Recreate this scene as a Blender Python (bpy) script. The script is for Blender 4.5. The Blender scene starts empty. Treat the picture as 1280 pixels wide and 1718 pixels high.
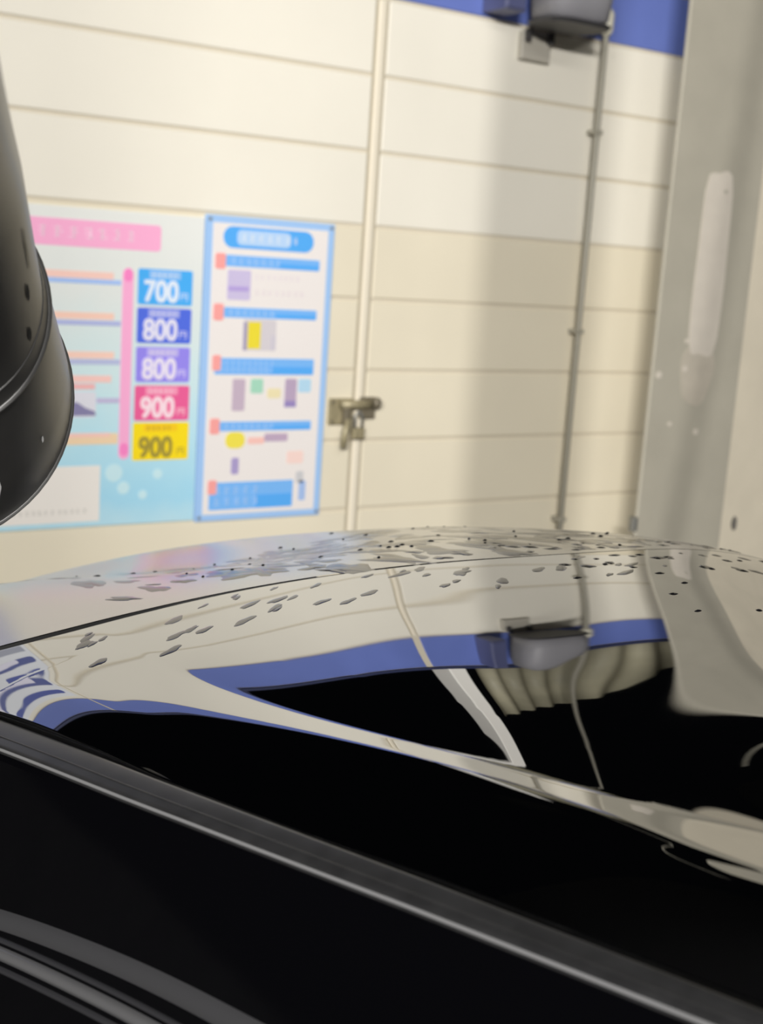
import bpy, math, random
import numpy as np
from mathutils import Vector, Matrix
SC = bpy.context.scene
COL = SC.collection
EYE = 1.72            # height of the photographer's phone above the floor (m)
SPLINE = [
 [-.34578,-.24223,-.15523,-.08732,-.03663,.00079,.01940,.01577,-.01403,-.07013,-.14490,-.22755,-.30977,-.38676,-.45617,-.51720],
 [-.30291,-.25426,-.19779,-.13693,-.08844,-.06487,-.06359,-.08535,-.12845,-.18213,-.23875,-.29628,-.35333,-.40772,-.45792,-.50348],
 [-.27868,-.26327,-.23225,-.18388,-.13465,-.11872,-.12940,-.16863,-.21874,-.26520,-.30661,-.34597,-.38427,-.42122,-.45679,-.49115],
 [-.27307,-.27153,-.25592,-.22578,-.18192,-.15726,-.18013,-.23417,-.28250,-.31897,-.34963,-.37724,-.40259,-.42728,-.45292,-.48015],
 [-.28519,-.28462,-.26840,-.25380,-.24229,-.17697,-.22274,-.27775,-.31547,-.34492,-.37060,-.39123,-.40859,-.42633,-.44668,-.47023],
 [-.31366,-.30733,-.28245,-.26408,-.30232,-.19904,-.25823,-.28999,-.31786,-.34834,-.37292,-.38948,-.40363,-.41963,-.43873,-.46097],
 [-.35850,-.33954,-.32616,-.28706,-.29239,-.27681,-.26298,-.27482,-.30043,-.33648,-.35935,-.37483,-.39081,-.40928,-.42981,-.45195],
 [-.41964,-.38054,-.34200,-.30600,-.28182,-.28240,-.27288,-.26845,-.28075,-.31444,-.33384,-.35303,-.37473,-.39768,-.42064,-.44303],
 [-.48984,-.43064,-.38760,-.32086,-.28591,-.28378,-.28187,-.27753,-.27472,-.28685,-.30636,-.33235,-.36013,-.38703,-.41196,-.43463],
 [-.55702,-.46237,-.37216,-.33539,-.30756,-.28753,-.28797,-.28495,-.28294,-.28118,-.29285,-.32015,-.35075,-.37922,-.40465,-.42777],
 [-.60671,-.46057,-.35605,-.34308,-.32551,-.30614,-.29134,-.29228,-.29242,-.29931,-.29938,-.32015,-.34892,-.37582,-.39998,-.42384],
 [-.63571,-.48065,-.39429,-.34438,-.34398,-.32602,-.31100,-.29964,-.30075,-.31283,-.31668,-.33152,-.35527,-.37793,-.39980,-.42429],
 [-.65233,-.51440,-.42672,-.36573,-.35102,-.34661,-.33454,-.34589,-.32979,-.32791,-.33626,-.35012,-.36818,-.38586,-.40587,-.43047],
 [-.66376,-.54587,-.45517,-.39151,-.36189,-.36344,-.37054,-.37945,-.36459,-.35238,-.35937,-.37229,-.38556,-.40004,-.41908,-.44375],
 [-.67226,-.57073,-.48555,-.42343,-.38922,-.38956,-.40209,-.40500,-.39641,-.38358,-.38660,-.39652,-.40752,-.42127,-.44037,-.46534],
 [-.67752,-.59233,-.52039,-.46653,-.43608,-.42959,-.43171,-.42895,-.42256,-.41451,-.41547,-.42305,-.43420,-.44930,-.46974,-.49604],
 [-.67906,-.61504,-.56163,-.52066,-.49409,-.47821,-.46651,-.45648,-.44953,-.44546,-.44623,-.45318,-.46564,-.48342,-.50685,-.53622],
 [-.67678,-.64148,-.61037,-.58310,-.55850,-.53422,-.51142,-.49455,-.48490,-.48044,-.48076,-.48773,-.50203,-.52337,-.55139,-.58601],
 [-.67077,-.67252,-.66684,-.65228,-.62808,-.59776,-.56820,-.54504,-.52919,-.52038,-.51936,-.52690,-.54352,-.56914,-.60323,-.64540]]
FLANK = [.41282,.36182,.23881,-.09466,.38701,.16829,-.05674,-.00338]
OUTER = [.66239,.47810,.28638,.08477,.45123,.01773,-.01826,.01342]
CREST_POLY = [-0.07034, 0.02006, 0.55435]
CREASE_POLY = [0.35502, -0.4293, 0.69952]
GAP_POLY = [1.81237, -4.58143, 3.32297, 0.25598]
EDGE_Z = [-2.60924, 7.29493, -7.97407, 4.13263, -1.10451, -0.15983]
EDGE_SLOPE = [27.41974, -36.69738, -0.13048, 16.27188, -5.93039, 0.67237]
EDGE_LINE = [-0.00057, -0.01392, -0.09695, -0.26879]
CAM_R=(0.83635,-0.54433,0.06505); CAM_U=(0.05152,0.19618,0.97921); CAM_F=(0.54578,0.81561,-0.19212); FOCAL_PX=2140.4
GAP_TABLE = [(0.5133, 1.013), (0.5358, 0.9911), (0.5884, 0.98), (0.6501, 0.9781), (0.7084, 0.9652), (0.7606, 0.9403), (0.8164, 0.8995), (0.8744, 0.8593), (0.9751, 0.8228), (1.0683, 0.7877), (1.1565, 0.7581)]
# ---------------------------------------------------------------- camera
cam_data = bpy.data.cameras.new('camera')
cam = bpy.data.objects.new('camera', cam_data)
COL.objects.link(cam)
SC.camera = cam
cam_data.sensor_fit = 'HORIZONTAL'
cam_data.sensor_width = 36.0
cam_data.lens = FOCAL_PX / 1280.0 * 36.0
cam.matrix_world = Matrix(((CAM_R[0], CAM_U[0], -CAM_F[0], 0.0),
                           (CAM_R[1], CAM_U[1], -CAM_F[1], 0.0),
                           (CAM_R[2], CAM_U[2], -CAM_F[2], EYE),
                           (0, 0, 0, 1)))
cam_data.clip_start = 0.02
cam_data.dof.use_dof = True
cam_data.dof.focus_distance = 1.05
cam_data.dof.aperture_fstop = 11.5
# ---------------------------------------------------------------- light
SC.view_settings.view_transform = 'Standard'
SC.view_settings.look = 'None'
SC.view_settings.exposure = 0.0
SC.view_settings.gamma = 1.0
SC.view_settings.use_curve_mapping = False
world = bpy.data.worlds.new('night_sky')
SC.world = world
world.use_nodes = True
world.node_tree.nodes['Background'].inputs[0].default_value = (0.40, 0.44, 0.55, 1)
world.node_tree.nodes['Background'].inputs[1].default_value = 0.004

def area_light(name, loc, target, sx, sy, power, colour=(1.0, 0.975, 0.94)):
    d = bpy.data.lights.new(name, 'AREA')
    d.shape = 'RECTANGLE'
    d.size, d.size_y, d.energy, d.color = sx, sy, power, colour
    o = bpy.data.objects.new(name, d)
    COL.objects.link(o)
    o.location = loc
    o.rotation_euler = (Vector(target) - Vector(loc)).to_track_quat('-Z', 'Y').to_euler()
    return o
area_light('bay_tube_light', (2.0, -1.0, 4.8), (3.2, 4.6, 1.2), 3.6, 0.3, 50)
area_light('rear_fill_light', (-2.2, -4.6, 4.3), (3.6, 4.6, 1.1), 2.0, 0.3, 790)  # unseen fill light outside the bay, added to even out the wall
spot = bpy.data.lights.new('side_shadow_spot', 'SPOT')  # unseen spot, added for the shadow band and a brighter right wall
spot.energy, spot.color, spot.shadow_soft_size = 3500, (1.0, 0.975, 0.94), 0.08
spot.spot_size, spot.spot_blend = math.radians(40), 1.0
so = bpy.data.objects.new('side_shadow_spot', spot)
COL.objects.link(so)
so.location = (-6.0, -5.0, 4.3)
so.rotation_euler = (Vector((5.6, 4.6, 1.6)) - so.location).to_track_quat('-Z', 'Y').to_euler()

# ---------------------------------------------------------------- materials
def s2l(c):
    return tuple((x / 12.92 if x <= 0.04045 else ((x + 0.055) / 1.055) ** 2.4) for x in c)
def hexc(h):
    h = h.lstrip('#')
    return s2l([int(h[i:i + 2], 16) / 255.0 for i in (0, 2, 4)])
MATS = {}
def mat(name, colour, rough=0.5, metal=0.0, noise=0.0, nscale=8.0, ior=1.5, trans=0.0, bump=0.0, bscale=40.0, coat=0.0):
    if name in MATS:
        return MATS[name]
    if isinstance(colour, str):
        colour = hexc(colour)
    m = bpy.data.materials.new(name)
    m.use_nodes = True
    nt = m.node_tree
    b = nt.nodes['Principled BSDF']
    b.inputs['Base Color'].default_value = (*colour, 1)
    b.inputs['Roughness'].default_value = rough
    b.inputs['Metallic'].default_value = metal
    b.inputs['IOR'].default_value = ior
    b.inputs['Transmission Weight'].default_value = trans
    b.inputs['Coat Weight'].default_value = coat
    tc = nt.nodes.new('ShaderNodeTexCoord')
    if noise > 0:
        n = nt.nodes.new('ShaderNodeTexNoise')
        n.inputs['Scale'].default_value = nscale
        n.inputs['Detail'].default_value = 4
        nt.links.new(tc.outputs['Object'], n.inputs['Vector'])
        r = nt.nodes.new('ShaderNodeValToRGB')
        lo = tuple(max(0, c * (1 - noise)) for c in colour)
        hi = tuple(min(1, c * (1 + noise)) for c in colour)
        r.color_ramp.elements[0].color = (*lo, 1)
        r.color_ramp.elements[1].color = (*hi, 1)
        r.color_ramp.elements[0].position = 0.3
        r.color_ramp.elements[1].position = 0.7
        nt.links.new(n.outputs['Fac'], r.inputs['Fac'])
        nt.links.new(r.outputs['Color'], b.inputs['Base Color'])
    if bump > 0:
        n2 = nt.nodes.new('ShaderNodeTexNoise')
        n2.inputs['Scale'].default_value = bscale
        n2.inputs['Detail'].default_value = 3
        nt.links.new(tc.outputs['Object'], n2.inputs['Vector'])
        bp = nt.nodes.new('ShaderNodeBump')
        bp.inputs['Strength'].default_value = bump
        bp.inputs['Distance'].default_value = 0.01
        nt.links.new(n2.outputs['Fac'], bp.inputs['Height'])
        nt.links.new(bp.outputs['Normal'], b.inputs['Normal'])
    MATS[name] = m
    return m

CREAM = mat('cream_wall_paint', '#f0ebdd', 0.55, noise=0.025, nscale=1.5, bump=0.03, bscale=90)
BEIGE = mat('beige_wall_paint', '#eae1ca', 0.55, noise=0.03, nscale=1.5, bump=0.03, bscale=90)
BLUE = mat('blue_wall_paint', '#6a7cc4', 0.5, noise=0.08, nscale=2.0)
JOINT = mat('joint_sealant', '#d6cdb9', 0.8)
TRIM_CREAM = mat('cream_trim', '#ece3cf', 0.5)
CONCRETE = mat('pillar_grey_paint', '#afaa9b', 0.75, noise=0.04, nscale=5, bump=0.1, bscale=30)
PATCH = mat('pale_filler', '#d2cabd', 0.8, noise=0.03, nscale=14)
COLUMN_CREAM = mat('cream_column_paint', '#d8cfbb', 0.6, noise=0.05, nscale=4)
FLOORM = mat('floor_concrete', '#5b5a57', 0.45, noise=0.25, nscale=3, bump=0.1)
DARK = mat('dark_roof_sheet', '#15161a', 0.7)
CORR = mat('corrugated_sheet', '#a5a089', 0.5, noise=0.15, nscale=3)
GREYMETAL = mat('grey_metal', '#8f8f8a', 0.4, metal=0.6, noise=0.08)
PIPEM = mat('grey_conduit_plastic', '#a5a193', 0.45)
LATCHM = mat('aged_brass', '#a09678', 0.45, metal=0.2, noise=0.2, nscale=40)
LATCHD = mat('dark_steel', '#7a7260', 0.45, metal=0.2)
LAMPG = mat('lamp_grey', '#9b9a9f', 0.5)
LAMPD = mat('lamp_dark', '#3c3b3d', 0.5)
WETPAINT = mat('wet_black_paint', (0.60, 0.595, 0.58), 0.22, metal=1.0)
PAINT = mat('black_car_paint', (0.50, 0.50, 0.50), 0.02, metal=1.0)
SIDEPAINT = mat('black_side_paint', (0.0012, 0.0012, 0.0016), 0.05, ior=1.5)
GLASSB = mat('black_privacy_glass', (0.003, 0.003, 0.005), 0.02, ior=1.5)
SEAL = mat('black_gap_rubber', (0.004, 0.004, 0.004), 0.8)
MOULD = mat('satin_black_moulding', (0.016, 0.016, 0.0165), 0.32, noise=0.2, nscale=60)
CHROME = mat('bright_edge', (0.13, 0.13, 0.132), 0.4)
TRIMB = mat('gloss_black_trim', (0.02, 0.02, 0.022), 0.16)
TYRE = mat('tyre_rubber', (0.01, 0.01, 0.01), 0.8)
NOZ = mat('black_nozzle_rubber', (0.045, 0.044, 0.042), 0.3, noise=0.15, nscale=18, ior=1.6)
NOZRIB = mat('worn_black_rubber', (0.075, 0.074, 0.072), 0.4)
SCUFF = mat('dry_scuff', '#8f8a78', 0.9)
CHIP = mat('dark_chip', (0.008, 0.008, 0.007), 0.8)
STICKER = mat('white_sticker', '#e6e6e6', 0.5)
WATER = mat('water_on_black', (0.004, 0.004, 0.005), 0.14, ior=1.7)

# ---------------------------------------------------------------- mesh helpers
def link(name, verts, faces, m, parent=None, smooth=False):
    me = bpy.data.meshes.new(name)
    me.from_pydata([tuple(map(float, v)) for v in verts], [], faces)
    me.update()
    if m is not None:
        me.materials.append(m)
    if smooth:
        me.shade_smooth()
    o = bpy.data.objects.new(name, me)
    COL.objects.link(o)
    o.parent = parent
    return o
def empty(name, loc=(0, 0, 0)):
    o = bpy.data.objects.new(name, None)
    COL.objects.link(o)
    o.location = loc
    return o
def tag(o, label=None, cat=None, group=None, kind=None):
    if label: o['label'] = label
    if cat: o['category'] = cat
    if group: o['group'] = group
    if kind: o['kind'] = kind
    return o
class MB:
    def __init__(s): s.v, s.f = [], []
    def add(s, verts, faces):
        k = len(s.v); s.v += list(verts); s.f += [tuple(i + k for i in f) for f in faces]; return s
    def box(s, x0, x1, y0, y1, z0, z1, b=0.0):
        if b <= 0:
            return s.add([(x, y, z) for x in (x0, x1) for y in (y0, y1) for z in (z0, z1)],
                         [(0, 1, 3, 2), (4, 6, 7, 5), (0, 4, 5, 1), (2, 3, 7, 6), (0, 2, 6, 4), (1, 5, 7, 3)])
        # front edges chamfered (front = y0)
        v = [(x0, y1, z0), (x1, y1, z0), (x1, y1, z1), (x0, y1, z1),
             (x0, y0 + b, z0), (x1, y0 + b, z0), (x1, y0 + b, z1), (x0, y0 + b, z1),
             (x0 + b, y0, z0 + b), (x1 - b, y0, z0 + b), (x1 - b, y0, z1 - b), (x0 + b, y0, z1 - b)]
        f = [(3, 2, 1, 0), (8, 9, 10, 11)]
        for i in range(4):
            j = (i + 1) % 4
            f += [(i, j, j + 4, i + 4), (i + 4, j + 4, j + 8, i + 8)]
        return s.add(v, f)
    def tube(s, pts, rad, n=12, caps=True):
        pts = [Vector(p) for p in pts]
        rads = rad if isinstance(rad, (list, tuple)) else [rad] * len(pts)
        up = Vector((0.3, 0.2, 1)).normalized()
        rings = []
        prev = None
        for i, p in enumerate(pts):
            t = (pts[min(i + 1, len(pts) - 1)] - pts[max(i - 1, 0)]).normalized()
            a = up if prev is None else prev
            a = a - t * a.dot(t)
            if a.length < 1e-3: a = Vector((1, 0, 0)) - t * t.x
            a.normalize(); prev = a
            b = t.cross(a)
            rings.append([p + (a * math.cos(q) + b * math.sin(q)) * rads[i] for q in [2 * math.pi * k / n for k in range(n)]])
        k = len(s.v)
        for r in rings: s.v += [tuple(q) for q in r]
        for i in range(len(rings) - 1):
            for j in range(n):
                s.f.append((k + i * n + j, k + i * n + (j + 1) % n, k + (i + 1) * n + (j + 1) % n, k + (i + 1) * n + j))
        if caps:
            s.f.append(tuple(k + j for j in reversed(range(n))))
            s.f.append(tuple(k + (len(rings) - 1) * n + j for j in range(n)))
        return s
    def build(s, name, m, parent=None, smooth=False):
        return link(name, s.v, s.f, m, parent, smooth)
def rounded(x0, x1, z0, z1, r, y, depth, n=5):
    """flat rounded rectangle in the wall plane, front at y, running back by depth"""
    r = min(r, (x1 - x0) / 2 - 1e-5, (z1 - z0) / 2 - 1e-5)
    loop = []
    for cx, cz, a0 in ((x1 - r, z1 - r, 0), (x0 + r, z1 - r, 90), (x0 + r, z0 + r, 180), (x1 - r, z0 + r, 270)):
        for i in range(n + 1):
            a = math.radians(a0 + 90.0 * i / n)
            loop.append((cx + r * math.cos(a), cz + r * math.sin(a)))
    k = len(loop)
    v = [(x, y, z) for x, z in loop] + [(x, y + depth, z) for x, z in loop]
    f = [tuple(range(k)), tuple(reversed(range(k, 2 * k)))] + [(i, i + k, (i + 1) % k + k, (i + 1) % k) for i in range(k)]
    return v, f

# ---------------------------------------------------------------- the setting
WY = 4.588                      # front face of the back wall
PITCH = 0.30
ZC = EYE + 0.14                 # joint where the paint changes from beige to cream
floor = tag(link('floor', [(-6, -5, 0), (9, -5, 0), (9, 9, 0), (-6, 9, 0), (-6, -5, -.1), (9, -5, -.1), (9, 9, -.1), (-6, 9, -.1)],
          [(0, 1, 2, 3), (7, 6, 5, 4), (0, 4, 5, 1), (1, 5, 6, 2), (2, 6, 7, 3), (3, 7, 4, 0)], FLOORM), kind='structure')
ceil = tag(MB().box(-1.2, 7.5, -3.5, 5.2, 5.6, 5.7).build('ceiling', DARK), kind='structure')
wall = tag(MB().box(-0.25, 6.6, WY + 0.008, WY + 0.16, 0, ZC + 1.17).build('wall_back', JOINT), kind='structure')
G = 0.007                      # half width of the joint between two panels
rows = []
z = ZC
edges = [ZC + PITCH * k for k in range(-6, 4)]
edges = [0.0] + [e for e in edges if e > 0.02]
for a, b in zip(edges[:-1], edges[1:]): rows.append((a, b, BEIGE if b < ZC + 0.01 else CREAM))
rows.append((ZC + 0.9, ZC + 1.17, BLUE))
cols = [(-0.25, 1.092), (1.112, 2.885), (2.950, 4.75), (4.75, 6.6)]
for (x0, x1) in cols:
    for (a, b, m) in rows:
        gx0 = x0 if x0 in (1.112, 2.950) else x0 + G
        gx1 = x1 if x1 in (1.092, 2.885) else x1 - G
        MB().box(gx0, gx1, WY, WY + 0.03, a + (G if a > 0 else 0), b - G, 0.004).build('panel', m, wall)
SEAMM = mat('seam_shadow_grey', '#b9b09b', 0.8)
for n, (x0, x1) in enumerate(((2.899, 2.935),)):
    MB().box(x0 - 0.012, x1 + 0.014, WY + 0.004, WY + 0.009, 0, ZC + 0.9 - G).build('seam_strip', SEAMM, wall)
    t = tag(MB().box(x0, x1, WY - 0.006, WY + 0.02, 0, ZC + 0.9 - G, 0.006).build('trim_%d' % (n + 1), TRIM_CREAM), kind='structure')
tag(MB().box(-0.25, 6.6, WY - 0.02, WY + 0.16, ZC + 1.17, ZC + 1.20).build('trim_3', mat('dark_blue_flashing', '#2c3355', 0.5)), kind='structure')

tag(MB().box(-4.2, -4.0, 2.2, 8.0, 0, 1.5).build('wall_for_reflection', mat('reflected_block_grey', '#6a6a68', 0.8, noise=0.2)), kind='structure')  # unseen wall, added to give the door side a faint grey reflection
# grey pillar and cream column at the right
pil = empty('pillar', (4.59, 4.37, 0))
pil['kind'] = 'structure'
MB().box(-0.305, 0.283, -0.13, -0.115, 0, EYE + 2.2, 0.006).build('flange', CONCRETE, pil)
MB().box(-0.02, 0.02, -0.115, 0.09, 0, EYE + 2.2).build('web', CONCRETE, pil)
MB().box(-0.05, 0.05, 0.09, 0.13, 0, EYE + 2.2).build('flange', CONCRETE, pil)
def blob(cx, cz, w, h, y, seed, n=28, wob=0.12, tilt=0.0, pw=4.0):
    rnd = random.Random(seed)
    ph = [rnd.uniform(0, 6.28) for _ in range(4)]
    v = []
    for i in range(n):
        a = 2 * math.pi * i / n
        k = (abs(math.cos(a)) ** pw + abs(math.sin(a)) ** pw) ** (-1.0 / pw)
        k *= 1 + wob * (0.5 * math.sin(2 * a + ph[0]) + 0.35 * math.sin(3 * a + ph[1]) + 0.25 * math.sin(5 * a + ph[2]))
        dz = h * k * math.sin(a)
        v.append((cx + w * k * math.cos(a) + tilt * dz, y, cz + dz))
    vb = [(x, y + 0.004, z) for x, _, z in v]
    return v + vb, [tuple(range(n)), tuple(reversed(range(n, 2 * n)))] + [(i, i + n, (i + 1) % n + n, (i + 1) % n) for i in range(n)]
PZ = EYE
v, f = blob(0.0, PZ + 0.08, 0.095, 0.43, -0.133, 3, wob=0.06, tilt=0.0, pw=6)
link('filler_patch', v, f, PATCH, pil)
v, f = blob(-0.015, PZ - 0.42, 0.10, 0.16, -0.1325, 8, wob=0.16, pw=2.2)
link('filler_smear', v, f, mat('pale_filler_thin', '#bdb5a6', 0.8, noise=0.06, nscale=14), pil)
for i, (dx, dz, r) in enumerate(((-0.265, -0.43, 0.018), (-0.10, -0.40, 0.016), (-0.105, -0.27, 0.012), (-0.16, -0.66, 0.012), (0.02, -0.70, 0.016), (0.04, 0.42, 0.012))):
    v, f = blob(dx, PZ + dz, r, r * 0.9, -0.134, 20 + i, n=10, pw=2)
    link('paint_chip', v, f, PATCH if i != 5 else CONCRETE, pil)
MB().box(-0.325, -0.297, -0.132, -0.10, 0.55, 0.62, 0.004).build('bracket', GREYMETAL, pil)
colr = tag(MB().box(4.885, 6.6, 4.27, 4.55, 0, 5.6, 0.01).build('wall_right', COLUMN_CREAM), kind='structure')
v, f = blob(4.99, 0.545, 0.020, 0.035, 4.262, 5, n=14, pw=2)
tag(link('hole_cover', v, f, mat('grey_rubber', '#6b6862', 0.7)), 'small dark oval rubber plug low on the cream column beside the grey pillar', 'plug')

# gable above the blue band: post, corrugated sheet, dark sheet
post = tag(MB().box(3.10, 3.27, WY + 0.02, WY + 0.30, ZC + 1.2, EYE + 2.75, 0.01).build('trim_4', mat('white_post_paint', '#f2efe8', 0.5)), kind='structure')
v, f = [], []
NX = 90
for i in range(NX + 1):
    xx = 3.52 + (6.6 - 3.52) * i / NX
    zt_ = EYE + 2.5 - 0.45 * (xx - 3.4)
    yy = WY + 0.24 + 0.03 * math.sin(i * 2 * math.pi / 6)
    v += [(xx, yy, ZC + 1.15), (xx, yy, zt_), (xx, yy + 0.004, ZC + 1.15), (xx, yy + 0.004, zt_)]
for i in range(NX):
    a = 4 * i; f += [(a, a + 4, a + 5, a + 1), (a + 2, a + 3, a + 7, a + 6), (a + 1, a + 5, a + 7, a + 3), (a, a + 2, a + 6, a + 4)]
tag(link('wall_upper', v, f, CORR, None, True), kind='structure')

post2 = tag(MB().box(-0.550 - 0.105, -0.550 + 0.105, 0.21, 0.39, 0, 5.6).build('pillar_for_shadow', CONCRETE), kind='structure')  # unseen post, placed to cast the soft shadow band beside the conduit
# conduit pipe
pipe = empty('conduit', (4.077, 4.54, 0))
tag(pipe, 'thin grey vertical conduit pipe on the cream wall left of the grey pillar', 'pipe')
MB().tube([(0, 0, 0.0), (0, 0, 1.5), (0, 0, EYE + 3.0)], 0.014, 14).build('tube', PIPEM, pipe, True)
MB().tube([(0, 0, 2.78), (0, 0, 2.80), (0, 0, 2.87), (0, 0, 2.89)], [0.02, 0.03, 0.03, 0.02], 14).build('joint', mat('pale_joint', '#d9d5c4', 0.4), pipe, True)
for zz in (0.55, 1.45, 2.35):
    MB().box(-0.022, 0.022, -0.016, 0.05, zz, zz + 0.02).build('clamp', PIPEM, pipe)

# lamp housing beside the conduit
lamp = empty('wall_floodlight', (3.74, 4.40, 2.62))
tag(lamp, 'grey wall floodlight housing with dark rim, in front of the blue band beside the conduit', 'light')
v, f = [], []
prof = [(0.00, 0.10), (0.02, 0.155), (0.10, 0.165), (0.16, 0.165), (0.22, 0.15), (0.25, 0.10)]
N = 24
for zz, r in prof:
    for k in range(N):
        a = 2 * math.pi * k / N
        c, s_ = math.cos(a), math.sin(a)
        q = (abs(c) ** 4 + abs(s_) ** 4) ** -0.25
        v.append((r * q * c, r * q * s_ * 0.75, 0.14 + zz))
for i in range(len(prof) - 1):
    for k in range(N):
        f.append((i * N + k, i * N + (k + 1) % N, (i + 1) * N + (k + 1) % N, (i + 1) * N + k))
f += [tuple(reversed(range(N))), tuple(range((len(prof) - 1) * N, len(prof) * N))]
link('housing', v, f, LAMPG, lamp, True)
v2 = []
for zz, r in ((0.0, 0.160), (0.016, 0.170)):
    for k in range(N):
        a = 2 * math.pi * k / N
        c, s_ = math.cos(a), math.sin(a)
        q = (abs(c) ** 4 + abs(s_) ** 4) ** -0.25
        v2.append((r * q * c, r * q * s_ * 0.75, 0.125 + zz))
link('rim', v2, [(k, (k + 1) % N, N + (k + 1) % N, N + k) for k in range(N)] + [tuple(reversed(range(N))), tuple(range(N, 2 * N))], LAMPD, lamp)
MB().box(-0.12, 0.045, 0.16, 0.187, 0.0, 0.115, 0.006).build('mount_plate', mat('plate_grey', '#b9b4a8', 0.5), lamp)
for xx in (-0.10, 0.025):
    MB().box(xx - 0.008, xx + 0.008, 0.13, 0.16, 0.075, 0.125).build('hook', LAMPD, lamp)
MB().tube([(0.16, 0.06, 0.14), (0.25, 0.10, 0.17), (0.325, 0.14, 0.21)], 0.014, 10).build('arm', LAMPD, lamp, True)
MB().box(-0.33, -0.22, 0.02, 0.18, 0.16, 0.38, 0.01).build('side_box', mat('box_blue_grey', '#5a5f86', 0.5), lamp)  # dark blue-grey block left of the lamp housing

# barrel latch on the seam strip
lat = empty('door_latch', (2.87, WY, 1.09))
tag(lat, 'weathered metal barrel latch with hanging padlock across the seam strip', 'latch')
MB().box(-0.105, 0.012, -0.014, 0.0, -0.058, 0.054, 0.004).build('base_plate', LATCHM, lat)
MB().tube([(-0.06, -0.03, 0.03), (0.02, -0.03, 0.03), (0.085, -0.03, 0.03)], 0.019, 12).build('barrel', LATCHM, lat, True)
MB().box(0.045, 0.12, -0.022, -0.006, -0.032, 0.060, 0.004).build('keeper_plate', LATCHD, lat)
MB().tube([(0.10, -0.032, 0.036), (0.125, -0.032, 0.036)], 0.024, 12).build('bolt_end', LATCHD, lat, True)
MB().box(-0.045, -0.015, -0.045, -0.014, -0.055, 0.02, 0.004).build('hasp', LATCHD, lat)
MB().tube([(-0.03, -0.05, -0.03), (-0.045, -0.05, -0.09), (-0.05, -0.05, -0.15)], [0.013, 0.016, 0.014], 10).build('lever', LATCHM, lat, True)
MB().box(0.005, 0.06, -0.045, -0.014, -0.115, -0.07, 0.006).build('padlock_body', LATCHM, lat)
MB().tube([(0.015, -0.03, -0.07), (0.012, -0.03, -0.02), (0.032, -0.03, 0.0), (0.052, -0.03, -0.02), (0.05, -0.03, -0.07)], 0.006, 8).build('shackle', GREYMETAL, lat, True)
for xx, zz in ((-0.09, 0.04), (-0.09, -0.045)):
    MB().tube([(xx, -0.02, zz), (xx, -0.012, zz)], 0.007, 8).build('screw', LATCHD, lat)

# ---------------------------------------------------------------- sign boards
def text_mesh(name, body, x, z, h, y, m, parent, width=None, bold=0.0):
    c = bpy.data.curves.new(name, 'FONT')
    c.body = body; c.size = h; c.align_x = 'CENTER'; c.align_y = 'CENTER'; c.extrude = 0.0006
    o = bpy.data.objects.new(name, c)
    COL.objects.link(o)
    bpy.context.view_layer.update()
    me = bpy.data.meshes.new_from_object(o.evaluated_get(bpy.context.evaluated_depsgraph_get()))
    COL.objects.unlink(o); bpy.data.objects.remove(o)
    xs = [q.co.x for q in me.vertices]; ys = [q.co.y for q in me.vertices]
    sx = 1.0 if not width else width / max(1e-6, (max(xs) - min(xs)))
    cx, cy = (max(xs) + min(xs)) / 2, (max(ys) + min(ys)) / 2
    for q in me.vertices:
        q.co = Vector((x + (q.co.x - cx) * sx, y + q.co.z * -1, z + (q.co.y - cy)))
    me.materials.clear(); me.materials.append(m)
    if bold > 0:                       # thicken the strokes: four shifted copies of the flat glyphs in one mesh
        base_v = [tuple(q.co) for q in me.vertices]; base_f = [tuple(p_.vertices) for p_ in me.polygons]
        vv, ff = [], []
        for i_, (dx, dz) in enumerate(((-1, -1), (1, -1), (-1, 1), (1, 1))):
            k0 = len(vv)
            vv += [(a + dx * bold, b - 0.0001 * i_, c_ + dz * bold) for a, b, c_ in base_v]
            ff += [tuple(i + k0 for i in f_) for f_ in base_f]
        me = bpy.data.meshes.new(name); me.from_pydata(vv, [], ff); me.materials.append(m)
    n = bpy.data.objects.new(name, me)
    COL.objects.link(n); n.parent = parent
    return n
def print_rect(name, r, colour, y, parent, rad=0.0, rough=0.45):
    x0, x1, z0, z1 = r
    m = mat('print_' + colour.strip('#'), colour, rough) if isinstance(colour, str) else colour
    if rad > 0:
        v, f = rounded(x0, x1, z0, z1, rad, y, 0.0012)
        return link(name, v, f, m, parent)
    return MB().box(x0, x1, y, y + 0.0012, z0, z1).build(name, m, parent)
def strokes(name, r, colour, y, parent, rows_, seed, fill=0.75):
    """rows of small blurred-looking characters: short bars of uneven length"""
    rnd = random.Random(seed)
    x0, x1, z0, z1 = r
    mb = MB()
    h = (z1 - z0) / rows_
    for k in range(rows_):
        zt = z1 - k * h
        xx = x0
        w = h * 0.75
        while xx + w < x1:
            for q in range(3):
                a = xx + rnd.uniform(0, 0.3) * w
                b = xx + rnd.uniform(0.55, 0.9) * w
                zz = zt - h * (0.2 + 0.25 * q) - rnd.uniform(0, 0.05) * h
                mb.box(a, b, y, y + 0.0006, zz - h * 0.06, zz)
            a = xx + rnd.uniform(0.2, 0.6) * w
            mb.box(a, a + w * 0.13, y, y + 0.0006, zt - h * 0.85, zt - h * 0.15)
            xx += h * 0.95
    o = mb.build(name, mat('print_' + colour.strip('#'), colour, 0.5), parent)
    o['kind'] = 'stuff'
    return o

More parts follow.
